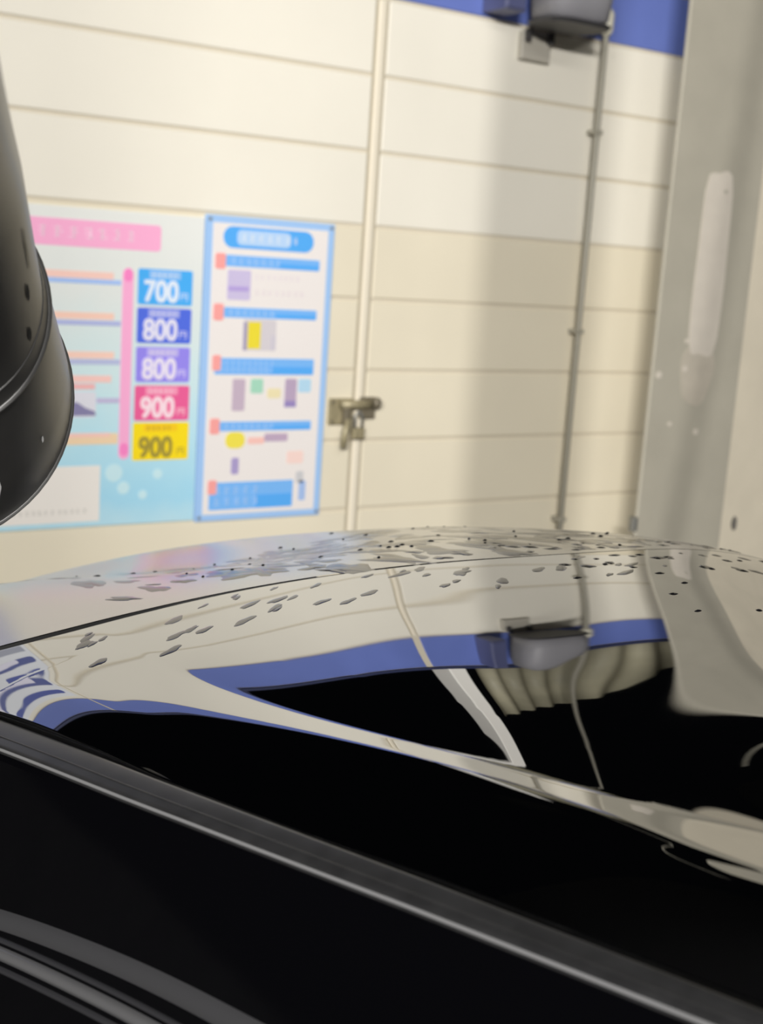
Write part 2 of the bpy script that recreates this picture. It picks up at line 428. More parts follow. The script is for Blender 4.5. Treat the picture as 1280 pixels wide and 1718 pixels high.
def gradient_mat(name, stops, z0, z1):
    m = bpy.data.materials.new(name); m.use_nodes = True
    nt = m.node_tree; b = nt.nodes['Principled BSDF']; b.inputs['Roughness'].default_value = 0.4
    tc = nt.nodes.new('ShaderNodeTexCoord'); sp = nt.nodes.new('ShaderNodeSeparateXYZ')
    nt.links.new(tc.outputs['Object'], sp.inputs[0])
    mr = nt.nodes.new('ShaderNodeMapRange'); mr.inputs[1].default_value = z0; mr.inputs[2].default_value = z1
    nt.links.new(sp.outputs['Z'], mr.inputs[0])
    r = nt.nodes.new('ShaderNodeValToRGB')
    while len(r.color_ramp.elements) < len(stops): r.color_ramp.elements.new(0.5)
    for e, (p_, c) in zip(r.color_ramp.elements, stops):
        e.position = p_; e.color = (*hexc(c), 1)
    n = nt.nodes.new('ShaderNodeTexNoise'); n.inputs['Scale'].default_value = 9
    nt.links.new(tc.outputs['Object'], n.inputs['Vector'])
    ad = nt.nodes.new('ShaderNodeMath'); ad.operation = 'MULTIPLY_ADD'; ad.inputs[1].default_value = 0.10
    nt.links.new(n.outputs['Fac'], ad.inputs[0]); nt.links.new(mr.outputs[0], ad.inputs[2])
    nt.links.new(ad.outputs[0], r.inputs['Fac'])
    nt.links.new(r.outputs['Color'], b.inputs['Base Color'])
    return m

BY = WY - 0.008          # front face of the boards
price = empty('price_board', (0, BY, 0))
tag(price, 'wide pale blue price board with a column of five coloured price tiles', 'sign')
MB().box(1.19, 2.162, 0, 0.008, 0.655, 1.842, 0.001).build('board', gradient_mat('board_print', [(0.0, '#c9e9f2'), (0.14, '#aadff6'), (0.34, '#bfe8f5'), (0.55, '#d5ecef'), (0.8, '#e6ebe8'), (1.0, '#eceeea')], 0.655, 1.842), price)
Y1, Y2, Y3 = -0.0010, -0.0018, -0.0026
print_rect('banner', (1.24, 1.984, 1.702, 1.798), '#ffb4da', Y1, price, 0.014)
strokes('banner_lettering', (1.28, 1.945, 1.722, 1.782), '#ffe1f0', Y2, price, 1, 4)
for (ro, rl, co, cl) in (((1.26, 1.80, 1.589, 1.615), (1.26, 1.83, 1.571, 1.588), '#fcd2c6', '#a9c8fb'),
                         ((1.26, 1.805, 1.441, 1.466), (1.26, 1.832, 1.419, 1.437), '#fcd2c0', '#b4bce8'),
                         ((1.26, 1.809, 1.296, 1.322), (1.26, 1.833, 1.274, 1.294), '#fcd4c4', '#bcc3e6')):
    print_rect('text_band', ro, co, Y1, price)
    print_rect('rule', rl, cl, Y2, price)
print_rect('text_band', (1.26, 1.80, 1.207, 1.233), '#fccfc8', Y1, price)
print_rect('text_band', (1.26, 1.737, 1.181, 1.202), '#f6bcbc', Y1, price)
print_rect('picture', (1.40, 1.742, 1.075, 1.172), '#e2e2ec', Y1, price, 0.01)
v, f = [], []
carpts = [(1.50, 1.082), (1.742, 1.082), (1.738, 1.098), (1.70, 1.112), (1.67, 1.132), (1.58, 1.136), (1.53, 1.112), (1.50, 1.10)]
link('car_picture', [(x, Y2, z) for x, z in carpts], [tuple(range(len(carpts)))], mat('print_8a85ad', '#8a85ad'), price)
print_rect('rule', (1.744, 1.834, 1.129, 1.148), '#c6bfe0', Y2, price)
print_rect('text_band', (1.26, 1.832, 0.972, 1.014), '#f6d9b4', Y1, price)
print_rect('text_band', (1.26, 1.80, 1.000, 1.016), '#fccfc4', Y2, price)
print_rect('caption_panel', (1.19, 1.765, 0.675, 0.891), '#f2ede6', Y1, price)
strokes('caption', (1.40, 1.72, 0.704, 0.73), '#c9c6c0', Y2, price, 1, 11)
print_rect('price_bar', (1.836, 1.879, 0.912, 1.632), '#ffb3dc', Y1, price, 0.02)
for zz in (0.925, 1.585): print_rect('price_bar_end', (1.840, 1.875, zz, zz + 0.05), '#ff8ccd', Y2, price, 0.017)
tiles = [((1.897, 2.120, 1.503, 1.637), '#4bb2fb', '#9cc9fb', '#e6f1ff', '700', 'bright blue price tile reading 700'),
         ((1.897, 2.120, 1.358, 1.492), '#5470e6', '#a9b2f2', '#e8e6fa', '800', 'royal blue price tile reading 800'),
         ((1.897, 2.120, 1.209, 1.344), '#9a8cf4', '#c6bcf4', '#eee6fa', '800', 'violet price tile reading 800'),
         ((1.895, 2.123, 1.060, 1.196), '#f0639d', '#fb9fc0', '#ffe2ec', '900', 'pink price tile reading 900'),
         ((1.892, 2.126, 0.905, 1.053), '#ffe21c', '#fdd023', '#a8973c', '900', 'yellow price tile reading 900')]
for r, c1, c2, ct, num, lab in tiles:
    x0, x1, z0, z1 = r
    t = print_rect('price_tile', r, c1, Y1, price, 0.008); t['label'] = lab
    print_rect('tile_heading', (x0 + 0.045, x1 - 0.05, z1 - 0.035, z1 - 0.006), c2, Y2, t)
    text_mesh('price', num, x0 + 0.095, z0 + 0.052, 0.112, Y3, mat('print_' + ct.strip('#'), ct), t, 0.135, 0.0030)
    text_mesh('currency', '\u5186', x1 - 0.034, z0 + 0.034, 0.034, Y3, mat('print_' + ct.strip('#'), ct), t, 0.030)
    strokes('heading_lettering', (x0 + 0.055, x1 - 0.055, z1 - 0.033, z1 - 0.010), ct, Y3, t, 1, 5)
for i, (cx, cz, r) in enumerate(((1.82, 0.86, 0.035), (1.86, 0.80, 0.025), (2.00, 0.85, 0.02), (1.94, 0.77, 0.018))):
    v, f = blob(cx, cz, r, r, Y1, 40 + i, n=16, wob=0.0, pw=2)
    link('bubble', v, f, mat('print_cdeef6', '#cdeef6'), price)

info = empty('instruction_board', (0, BY, 0))
tag(info, 'tall white instruction board with light blue border and five numbered steps', 'sign')
MB().box(2.166, 2.742, -0.004, 0.008, 0.648, 1.856, 0.001).build('border', mat('print_a5cbf8', '#a5cbf8', 0.4), info)
I1, I2, I3 = -0.0052, -0.0060, -0.0068
print_rect('page', (2.196, 2.712, 0.675, 1.828), '#f1ebe8', I1, info, 0.004)
print_rect('title_pill', (2.241, 2.645, 1.735, 1.818), '#58b0fb', I2, info, 0.04)
print_rect('title_pill_centre', (2.30, 2.54, 1.748, 1.806), '#bcdafc', I3, info, 0.02)
strokes('title', (2.315, 2.60, 1.757, 1.798), '#eef5fd', -0.0076, info, 1, 6)
for rt, rb in (((2.210, 2.255, 1.652, 1.713), (2.255, 2.678, 1.664, 1.708)), ((2.210, 2.255, 1.453, 1.519), (2.256, 2.676, 1.466, 1.506)),
               ((2.214, 2.252, 1.256, 1.318), (2.225, 2.676, 1.241, 1.307)), ((2.214, 2.257, 1.002, 1.066), (2.257, 2.678, 1.014, 1.052)),
               ((2.216, 2.255, 0.757, 0.816), (2.222, 2.607, 0.692, 0.805))):
    print_rect('step_bar', rb, '#7dbcfc', I2, info, 0.006)
    x0, x1, z0, z1 = rb
    print_rect('step_bar_edge', (x0 + 0.55 * (x1 - x0), x1 - 0.004, z0 + 0.003, z0 + 0.5 * (z1 - z0)), '#5bb0fc', I3, info)
    strokes('step_lettering', (x0 + 0.02, x0 + 0.6 * (x1 - x0), z0 + 0.1 * (z1 - z0), z1 - 0.1 * (z1 - z0)), '#b9d8fd', -0.0076, info, 1 if z1 - z0 < 0.06 else 2, int(z0 * 100))
    print_rect('step_number_tab', rt, '#fba8a4', I3, info, 0.01)
for nm, r, c in (('picture', (2.266, 2.368, 1.535, 1.652), '#cfc4e6'), ('picture', (2.345, 2.492, 1.338, 1.462), '#d9d3d8'), ('picture', (2.307, 2.364, 1.095, 1.224), '#c9b6c8'),
                 ('picture', (2.388, 2.445, 1.166, 1.225), '#a9dcc4'), ('picture', (2.465, 2.528, 1.146, 1.186), '#f0e4b8'), ('picture', (2.546, 2.601, 1.109, 1.226), '#bda9c4'),
                 ('picture', (2.608, 2.668, 1.170, 1.226), '#b8ddf4'), ('picture', (2.386, 2.462, 0.959, 0.987), '#fbc9c0'), ('picture', (2.461, 2.570, 0.968, 1.001), '#c2abc4'),
                 ('picture', (2.316, 2.350, 0.837, 0.905), '#aea0d0'), ('picture', (2.57, 2.649, 0.873, 0.926), '#fadcd4'), ('picture', (2.635, 2.668, 0.715, 0.80), '#a9c4f0'), ('picture', (2.618, 2.655, 0.79, 0.84), '#cfcfd2')):
    print_rect(nm, r, c, I2, info, 0.008)
print_rect('picture_detail', (2.365, 2.422, 1.345, 1.452), '#f0de3c', I3, info, 0.004)
print_rect('picture_detail', (2.285, 2.373, 0.943, 1.010), '#f4e454', I3, info, 0.03)
print_rect('picture_detail', (2.345, 2.362, 1.338, 1.45), '#a9a0bc', I3, info)
print_rect('picture_detail', (2.47, 2.492, 1.34, 1.40), '#d2cdd8', I3, info)
print_rect('picture_detail', (2.546, 2.601, 1.109, 1.135), '#9c8cc4', I3, info)
print_rect('picture_detail', (2.27, 2.36, 1.57, 1.588), '#b8a4e0', I3, info)
strokes('note_lettering', (2.384, 2.613, 1.615, 1.643), '#e8dbe6', I2, info, 1, 31)
strokes('note_lettering', (2.387, 2.635, 1.552, 1.583), '#e8dbe2', I2, info, 1, 32)
for xx in (2.182, 2.726):
    for zz in (0.664, 1.84):
        MB().tube([(xx, -0.004, zz), (xx, -0.008, zz)], 0.008, 10).build('screw', mat('screw_grey', '#9aa6b4', 0.4, metal=0.4), info)

notice = empty('notice_board', (0, BY, 0))
tag(notice, 'white notice board with dark blue stripes, mirrored at the left edge of the car roof', 'sign')
MB().box(0.30, 1.05, 0, 0.0075, 1.95, 2.70, 0.001).build('board', mat('print_e9ecf2', '#e9ecf2', 0.4), notice)
print_rect('header', (0.30, 1.05, 1.96, 2.12), '#4257c4', Y1, notice)
print_rect('header_patch', (0.30, 0.86, 2.02, 2.10), '#e4e2f4', Y2, notice)
print_rect('stripe', (0.30, 1.02, 2.19, 2.27), '#a8acba', Y1, notice)
print_rect('stripe', (0.50, 1.02, 2.36, 2.46), '#56609c', Y1, notice, 0.03)
print_rect('stripe', (0.40, 0.88, 2.36, 2.42), '#e8e6f6', Y2, notice, 0.02)
print_rect('stripe', (0.62, 1.0, 2.55, 2.63), '#4c5aa6', Y1, notice, 0.03)

# ---------------------------------------------------------------- car roof surface (cubic B-spline in the car's own u, v axes)
AX = np.array([-0.2, 0.98]); AX /= np.linalg.norm(AX)       # along the car, towards the wall
LA = np.array([AX[1], -AX[0]])                              # across the car
CTRL = np.array(SPLINE); AF = np.array(FLANK); AO = np.array(OUTER)
U0, DU, V0, DV, AU0, ADU = -0.25, 0.12, 0.30, 0.11, -0.2, 0.22
def bsp(t): return np.stack([(1 - t) ** 3, 3 * t ** 3 - 6 * t * t + 4, -3 * t ** 3 + 3 * t * t + 3 * t + 1, t ** 3], -1) / 6
def curve8(a, u):
    k = np.clip((u - AU0) / ADU, 0, len(a) - 4 + 0.999); i = k.astype(int); B = bsp(k - i)
    return (B * np.stack([a[i + j] for j in range(4)], -1)).sum(-1)
def soft(x, w): return np.where(x < -w, 0, np.where(x > w, x, (x + w) ** 2 / (4 * w)))
UMIN = 0.08
VE = 0.464
def smooth01(t):
    t = np.clip(t, 0, 1); return t * t * (3 - 2 * t)
def edge_raw(u): return roof_z(u, np.full(u.shape, VE), False)
def roof_z(u, v, edge_fix=True):
    """height of the outer skin relative to the eye; below UMIN the roof just runs on forwards"""
    u = np.asarray(u, float); v = np.asarray(v, float); u, v = np.broadcast_arrays(u, v)
    uc = np.maximum(u, UMIN)
    a = np.clip((uc - U0) / DU, 0, CTRL.shape[0] - 3.001); i = a.astype(int)
    b = np.clip((v - V0) / DV, 0, CTRL.shape[1] - 3.001); j = b.astype(int)
    Bu, Bv = bsp(a - i), bsp(b - j)
    Z = np.zeros(u.shape)
    for p_ in range(4):
        for q in range(4): Z = Z + Bu[..., p_] * Bv[..., q] * CTRL[i + p_, j + q]
    Z = Z + curve8(AF, uc) * soft(np.polyval(CREASE_POLY, uc) - v, 0.004)
    h2 = soft(np.polyval(CREST_POLY, uc) - v, 0.006)
    Z = Z - curve8(AO, uc) * h2
    # rolled shoulder between the bead and the roof moulding
    v1 = np.polyval(CREST_POLY, np.clip(uc, 0.06, 0.75)) - 0.012 - 0.35 * np.maximum(uc - 0.66, 0)
    us = np.clip(uc, 0.08, 1.3)
    s1, z1, zt, dv = np.polyval(EDGE_SLOPE, us), np.polyval(EDGE_Z, us), np.polyval(EDGE_LINE, us), np.maximum(v1 - VE, 0.02)
    K = np.clip((z1 - s1 * dv - zt) / dv ** 2, 0.2, 15)
    e = v1 - v
    w = smooth01((v1 + 0.006 - v) / 0.016) * smooth01((0.68 - uc) / 0.12)
    Z = Z * (1 - w) + (z1 - s1 * e - K * e * e) * w
    # the edge settles onto the moulding line
    ed = np.polyval(EDGE_LINE, np.clip(uc, 0.08, 1.3)) - edge_raw(uc) if edge_fix else 0
    Z = Z + 0.35 * ed * smooth01((VE + 0.05 - v) / 0.05)
    d = np.maximum(UMIN - u, 0)
    return Z - 0.05 * d * d
def P3(u, v, z): return (u * AX[0] + v * LA[0], u * AX[1] + v * LA[1], z + EYE)
GV = np.array([q[0] for q in GAP_TABLE]); GU = np.array([q[1] for q in GAP_TABLE])
gfine = np.linspace(GV[0], GV[-1], 200)
graw = np.interp(gfine, GV, GU)
ker = np.hanning(31); ker /= ker.sum()
gsm = np.convolve(np.pad(graw, 15, mode='reflect', reflect_type='odd'), ker, mode='valid')
def gap_u(v):
    v = np.asarray(v, float)
    return np.where(v > GV[-1], gsm[-1] + (gsm[-1] - gsm[-20]) / (gfine[-1] - gfine[-20]) * (v - GV[-1]),
           np.where(v < GV[0], gsm[0] + (gsm[19] - gsm[0]) / (gfine[19] - gfine[0]) * (v - GV[0]), np.interp(v, gfine, gsm)))
def gap_w(v): return np.interp(v, [0.46, 0.6, 0.85, 1.06], [0.0085, 0.0075, 0.0042, 0.0016])   # half width
V_FAR = 1.50
vs = np.concatenate([np.linspace(VE, 0.63, 84)[:-1], np.linspace(0.63, V_FAR, 111)])
car = empty('car', (0, 0, 0))
tag(car, 'glossy black car with a wet reflective roof, parked in front of the cream wall', 'car')
def skin(name, us, m):
    """us: array (rows, len(vs)) of u for each grid node; both long ends and the near edge get a rolled lip"""
    n, k = us.shape
    Vg = np.broadcast_to(vs, us.shape)
    Z = roof_z(us, Vg)
    grid = np.stack([us * AX[0] + Vg * LA[0], us * AX[1] + Vg * LA[1], Z + EYE], -1)
    def lip(edge, out):
        rowsl = []
        for dx, dz in ((0.0004, -0.0001), (0.0007, -0.0004), (0.0008, -0.0010), (0.0008, -0.012)):
            rowsl.append(edge + out * dx + np.array([0, 0, dz]))
        return rowsl
    uo = np.array([AX[0], AX[1], 0.0]); vo = np.array([LA[0], LA[1], 0.0])
    g = grid
    near = lip(g[:, 0], -vo); far = lip(g[:, -1], vo)
    g = np.concatenate([np.stack(near[::-1], 1), g, np.stack(far, 1)], 1)
    R, K = g.shape[:2]
    idx = np.arange(R * K).reshape(R, K)
    F = np.stack([idx[:-1, :-1], idx[:-1, 1:], idx[1:, 1:], idx[1:, :-1]], -1).reshape(-1, 4)
    return link(name, g.reshape(-1, 3).tolist(), [tuple(q) for q in F.tolist()], m, car, True)
tau = np.concatenate([np.linspace(0, 0.33, 12)[:-1], np.linspace(0.33, 1, 230)])
gu = gap_u(vs); gw = gap_w(vs)
ustart = -0.45
skin('roof_panel', ustart + tau[:, None] * (gu - gw - ustart)[None, :], PAINT)
uend = 1.62
skin('tailgate_panel', (gu + gw)[None, :] + np.linspace(0, 1, 130)[:, None] * (uend - gu - gw)[None, :], WETPAINT)
# rubber channel filling the gap
sv = np.linspace(VE - 0.002, V_FAR, 120); sg = gap_u(sv); sw = gap_w(sv)
v = []
for a, b, w in zip(sg, sv, sw):
    for du, dz in ((-w - 0.0006, -0.0010), (-w + 0.0002, -0.0008), (-w + 0.0004, -0.008), (w - 0.0004, -0.008), (w - 0.0002, -0.0008), (w + 0.0006, -0.0010)):
        v.append(P3(a + du, b, float(roof_z(a + du, b)) + dz))
f = [(6 * i + j, 6 * i + 6 + j, 6 * i + 7 + j, 6 * i + 1 + j) for i in range(119) for j in range(5)]
link('gap_seal', v, f, SEAL, car)

# near side: roof ditch moulding, bright edge, door frame, glass, window trims
um = np.linspace(-0.45, 1.62, 220)
ze = 0.2 * roof_z(um, np.full(len(um), VE)) + 0.8 * np.polyval(EDGE_LINE, np.clip(um, 0.0, 1.3)) - 0.05 * np.maximum(-um, 0) ** 2
vo_ = np.clip(0.4315 + (0.755 - um) * 0.0245, 0.408, 0.450)          # outer edge of the moulding
def strip(name, m, prof, smooth=True, u=um):
    """prof(t) -> list of (v, z) per station"""
    z0_ = np.interp(u, um, ze); v0_ = np.interp(u, um, vo_)
    rows_ = [prof(a, b, c) for a, b, c in zip(u, z0_, v0_)]
    k = len(rows_[0])
    vv = [P3(a, q[0], q[1]) for a, r in zip(u, rows_) for q in r]
    ff = [(i * k + j, i * k + j + 1, (i + 1) * k + j + 1, (i + 1) * k + j) for i in range(len(rows_) - 1) for j in range(k - 1)]
    return link(name, vv, ff, m, car, smooth)
def mould_prof(u, z0_, v0_):
    w = VE - 0.0045 - v0_
    out = [(VE - 0.004, z0_ - 0.010), (VE - 0.0045, z0_ - 0.0015)]
    for t in np.linspace(0.04, 0.96, 12):
        out.append((VE - 0.0045 - w * t, z0_ - 0.0008 - 0.0055 * t ** 1.6))
    out += [(v0_ + 0.0003, z0_ - 0.0070), (v0_, z0_ - 0.0085), (v0_ + 0.001, z0_ - 0.018)]
    return out
strip('roof_moulding', MOULD, mould_prof)
def rib_prof(u, z0_, v0_):
    w = VE - 0.0045 - v0_; t = 0.66; zz = z0_ - 0.0008 - 0.0055 * t ** 1.6; vv = VE - 0.0045 - w * t
    return [(vv + 0.0009, zz - 0.0004), (vv + 0.0004, zz + 0.0005), (vv - 0.0004, zz + 0.0004), (vv - 0.0009, zz - 0.0006)]
strip('moulding_rib', MOULD, rib_prof)
strip('moulding_edge', CHROME, lambda u, z0_, v0_: [(v0_ + 0.0006, z0_ - 0.0068), (v0_ - 0.0004, z0_ - 0.0072), (v0_ - 0.0008, z0_ - 0.0080), (v0_ - 0.0004, z0_ - 0.0088)])
def side(u, s):
    """door side skin: s is the drop below the moulding's outer edge"""
    z0_ = float(np.interp(u, um, ze)) - 0.011; v0_ = float(np.interp(u, um, vo_)) - 0.0005
    return (v0_ - 0.40 * s - 0.30 * s * s, z0_ - s)
sd = np.concatenate([[0, 0.004, 0.008], np.linspace(0.015, 0.5, 34)])
strip('door_frame', SIDEPAINT, lambda u, z0_, v0_: [(v0_ + 0.004, z0_ - 0.010)] + [side(u, s) for s in sd])
ut = np.linspace(-0.45, 1.2, 120)
def rear_drop(u): return 0.0016 * np.maximum(u - 0.50, 0) / 0.05 * np.maximum(u - 0.50, 0) / 0.2 * 1.6
def bar(name, m, s0, s1, h, drop=1.0):
    """moulded bar lying on the door skin between drops s0 and s1, standing h proud"""
    vv, n = [], 7
    for u in ut:
        r_ = float(rear_drop(u)) * drop
        for k in range(n):
            t = k / (n - 1)
            q = side(u, s0 + r_ + (s1 - s0) * t)
            b = h * math.sin(math.pi * t) ** 0.6 if 0 < t < 1 else 0.0
            vv.append(P3(u, q[0] - b * 0.9, q[1] + b * 0.43))
    ff = [(i * n + j, i * n + j + 1, (i + 1) * n + j + 1, (i + 1) * n + j) for i in range(len(ut) - 1) for j in range(n - 1)]
    return link(name, vv, ff, m, car, True)
bar('frame_bead', mat('satin_door_bead', (0.03, 0.03, 0.032), 0.3), 0.0745, 0.0865, 0.0022)
bar('weatherstrip', TRIMB, 0.0935, 0.0970, 0.0022, 0.7)
bar('window_trim', mat('window_trim_gloss', (0.16, 0.16, 0.165), 0.2, metal=0.6), 0.0985, 0.1065, 0.0040, 0.7)
bar('window_trim_lip', TRIMB, 0.1090, 0.1130, 0.002, 0.7)

# the rest of the body, below and behind what the frame shows
VC, HW = 0.975, 0.85
def loft(name, sections, m, smooth=True):
    k = len(sections[0]); v = [q for s_ in sections for q in s_]
    f = [(i * k + j, i * k + (j + 1) % k, (i + 1) * k + (j + 1) % k, (i + 1) * k + j) for i in range(len(sections) - 1) for j in range(k)]
    f += [tuple(reversed(range(k))), tuple(range((len(sections) - 1) * k, len(sections) * k))]
    return link(name, v, f, m, car, smooth)
secs = []
for u, hw, zt, zb in ((-2.05, 0.62, 0.62, 0.30), (-1.95, 0.76, 0.72, 0.22), (-1.5, 0.83, 0.84, 0.20), (-1.0, 0.85, 0.95, 0.20), (0.0, 0.85, 0.94, 0.20), (1.0, 0.85, 0.96, 0.20), (1.55, 0.82, 0.97, 0.24), (1.80, 0.74, 0.90, 0.32)):
    sec = []
    for a, b in ((-0.80, zt), (-0.97, zt - 0.08), (-1.0, (zt + zb) / 2), (-0.97, zb + 0.06), (-0.85, zb), (0.85, zb), (0.97, zb + 0.06), (1.0, (zt + zb) / 2), (0.97, zt - 0.08), (0.80, zt)):
        q = P3(u, VC + a * hw, 0); sec.append((q[0], q[1], b))
    secs.append(sec)
loft('lower_body', secs, SIDEPAINT)
zg = np.linspace(0, 1, 8)
v, f = [], []
for i in range(len(vs[::6])):
    b = vs[::6][i]
    a = P3(-0.452, b, float(roof_z(-0.45, b)) - 0.004); c = P3(-1.05, VC + (b - VC) * 1.2, 0); c = (c[0], c[1], 0.94)
    v += [a, c]
f = [(2 * i, 2 * i + 2, 2 * i + 3, 2 * i + 1) for i in range(len(v) // 2 - 1)]
link('windscreen', v, f, GLASSB, car, True)
v = []
for i in range(len(vs[::6])):
    b = vs[::6][i]
    a = P3(1.625, b, float(roof_z(1.62, b)) - 0.006); c = P3(1.74, VC + (b - VC) * 1.2, 0); c = (c[0], c[1], 0.92)
    v += [a, c]
link('rear_window', v, [(2 * i, 2 * i + 2, 2 * i + 3, 2 * i + 1) for i in range(len(v) // 2 - 1)], GLASSB, car, True)
strip('side_window', GLASSB, lambda u, z0_, v0_: [side(u, s) for s in (0.49, 0.5)] + [(VC - HW * 0.93, 0.90 - EYE)])
v = []
for u in np.linspace(-0.45, 1.62, 40):
    v += [P3(u, V_FAR + 0.003, float(roof_z(u, V_FAR)) - 0.006), P3(u, V_FAR + 0.05, float(roof_z(u, V_FAR)) - 0.02), P3(u, VC + HW * 0.9, 0.9 - EYE)]
link('far_side', v, [(3 * i + j, 3 * i + j + 1, 3 * i + j + 4, 3 * i + j + 3) for i in range(39) for j in (0, 1)], SIDEPAINT, car, True)
for u in (-1.35, 1.2):
    for s_ in (-1, 1):
        c = Vector(P3(u, VC + s_ * (HW - 0.12), 0)); c.z = 0.31
        ax = Vector((LA[0], LA[1], 0))
        pr = [(-0.10, 0.20), (-0.10, 0.29), (-0.08, 0.31), (0.08, 0.31), (0.10, 0.29), (0.10, 0.20)]
        fw = Vector((AX[0], AX[1], 0)); v = []
        for o_, r_ in pr:
            for k in range(32):
                t = 2 * math.pi * k / 32
                v.append(tuple(c + ax * o_ + (fw * math.cos(t) + Vector((0, 0, 1)) * math.sin(t)) * r_))
        f = [(i * 32 + k, i * 32 + (k + 1) % 32, (i + 1) * 32 + (k + 1) % 32, (i + 1) * 32 + k) for i in range(5) for k in range(32)]
        w = link('wheel', v, f, TYRE, car, True)
        v = []
        for o_, r_ in ((-0.09, 0.205), (-0.05, 0.06), (0.05, 0.06), (0.09, 0.205)):
            for k in range(32):
                t = 2 * math.pi * k / 32
                v.append(tuple(c + ax * o_ + (fw * math.cos(t) + Vector((0, 0, 1)) * math.sin(t)) * r_))
        f = [(i * 32 + k, i * 32 + (k + 1) % 32, (i + 1) * 32 + (k + 1) % 32, (i + 1) * 32 + k) for i in range(3) for k in range(32)]
        link('rim', v, f, GREYMETAL, w, True)

# ---------------------------------------------------------------- water on the roof
rnd = random.Random(12)
W = MB()
def drop(u, v, ru, rv, h, seed, ang=0.0, n=18, rings=5, wob=0.25):
    r2 = random.Random(seed)
    ph = [r2.uniform(0, 6.28) for _ in range(4)]
    vv, ff = [], []
    ca, sa = math.cos(ang), math.sin(ang)
    U, Vv, Hh = [], [], []
    for q in range(rings):
        t = 1 - q / rings
        for k in range(n):
            a = 2 * math.pi * k / n
            w = 1 + wob * (0.5 * math.sin(2 * a + ph[0]) + 0.4 * math.sin(3 * a + ph[1]) + 0.3 * math.sin(5 * a + ph[2]))
            du, dv = ru * t * w * math.cos(a), rv * t * w * math.sin(a)
            U.append(u + du * ca - dv * sa); Vv.append(v + du * sa + dv * ca)
            Hh.append(h * (1 - t * t) ** 1.6 - (0.0003 if q == 0 else 0))
    U.append(u); Vv.append(v); Hh.append(h)
    Z = roof_z(np.array(U), np.array(Vv))
    pts = [P3(a, b, float(z_) + hh) for a, b, z_, hh in zip(U, Vv, Z, Hh)]
    for q in range(rings - 1):
        for k in range(n):
            ff.append((q * n + k, q * n + (k + 1) % n, (q + 1) * n + (k + 1) % n, (q + 1) * n + k))
    for k in range(n): ff.append(((rings - 1) * n + k, (rings - 1) * n + (k + 1) % n, rings * n))
    W.add(pts, ff)
def on_gap(u, v): return abs(float(gap_u(v)) - u) < 0.02
cnt = 0
FILM_AT = len(W.f)
# flat film patches and beads on the tailgate and along the far edge of the roof
while cnt < 200:
    v_ = rnd.uniform(0.50, 1.30); g_ = float(gap_u(v_)); u_ = g_ + 0.02 + rnd.random() * 0.40
    if u_ > 1.5: continue
    if rnd.random() > 0.30 + 0.70 * min(1, max(0, (v_ - 0.62) / 0.25)): continue
    r_ = rnd.uniform(0.010, 0.026)
    drop(u_, v_, r_ * rnd.uniform(0.8, 2.2), r_ * rnd.uniform(0.4, 1.0), 0.0006 * rnd.uniform(0.6, 1.5), cnt, rnd.uniform(-0.5, 0.5), wob=0.45)
    cnt += 1
k = 0
while k < 50:
    v_ = rnd.uniform(0.75, 1.40); u_ = float(gap_u(v_)) + 0.03 + rnd.random() * 0.5
    if u_ > 1.5: continue
    r_ = rnd.uniform(0.002, 0.005); drop(u_, v_, r_, r_, 0.0016, 500 + k); k += 1
k = 0
while k < 46:
    v_ = rnd.uniform(0.55, 1.10); u_ = float(gap_u(v_)) - 0.015 - rnd.random() ** 1.5 * 0.13
    if on_gap(u_, v_): continue
    r_ = rnd.uniform(0.005, 0.012)
    drop(u_, v_, r_ * 0.6, r_ * 1.6, 0.0003 * rnd.uniform(0.7, 1.4), 1000 + k, rnd.uniform(-0.7, -0.1)); k += 1
k = 0
while k < 70:
    v_ = rnd.uniform(1.02, 1.36); u_ = float(gap_u(v_)) + rnd.uniform(-0.12, 0.08)
    if on_gap(u_, v_): continue
    r_ = rnd.uniform(0.003, 0.009)
    drop(u_, v_, r_, r_ * rnd.uniform(0.9, 1.6), 0.0010 * rnd.uniform(0.6, 1.3), 2000 + k, rnd.uniform(0, 3)); k += 1
for i, (u_, v_, r_) in enumerate(((0.70, 0.98, 0.004), (0.60, 0.99, 0.004), (0.52, 1.0, 0.003), (0.66, 1.06, 0.0045), (0.62, 1.04, 0.003), (0.55, 0.95, 0.003))):
    drop(u_, v_, r_, r_ * 1.5, 0.0012, 3000 + i)
wat = W.build('water_droplets', WATER, None, True)
tag(wat, 'clear water drops and film patches lying on the black car roof', 'water', kind='stuff')

# ---------------------------------------------------------------- black hose nozzle hanging close to the lens at the left
CR3, CU3, CF3 = (Vector(q) for q in (CAM_R, CAM_U, CAM_F))
noz = empty('hose_nozzle', (0.2448, 1.0095, EYE - 0.1197))
tag(noz, 'black bell-shaped rubber hose nozzle with ring seams and scuffs hanging at upper left', 'nozzle')
OFF = Vector((0.2448, 1.0095, EYE - 0.1197))
ST = [((0.2448, 1.0095, -0.1197), 0.1150), ((0.2376, 0.9795, -0.1117), 0.1135), ((0.2250, 0.9300, -0.0860), 0.1030), ((0.2130, 0.8800, -0.0600), 0.0920), ((0.2040, 0.8400, -0.0395), 0.0822), ((0.2020, 0.8320, -0.0352), 0.0800),
      ((0.1995, 0.8216, -0.0313), 0.0762), ((0.1850, 0.7620, 0.0050), 0.0650), ((0.1710, 0.7032, 0.0356), 0.0546), ((0.1570, 0.6470, 0.0540), 0.0460), ((0.1445, 0.5935, 0.0674), 0.0385),
      ((0.1330, 0.5470, 0.0780), 0.0330), ((0.1224, 0.5023, 0.0868), 0.0279), ((0.1120, 0.4600, 0.1030), 0.0235), ((0.1037, 0.4247, 0.1196), 0.0199)]
axis = Vector((0.2376 - 0.17, 0.9795 - 0.7032, -0.1117 - 0.0356)).normalized()
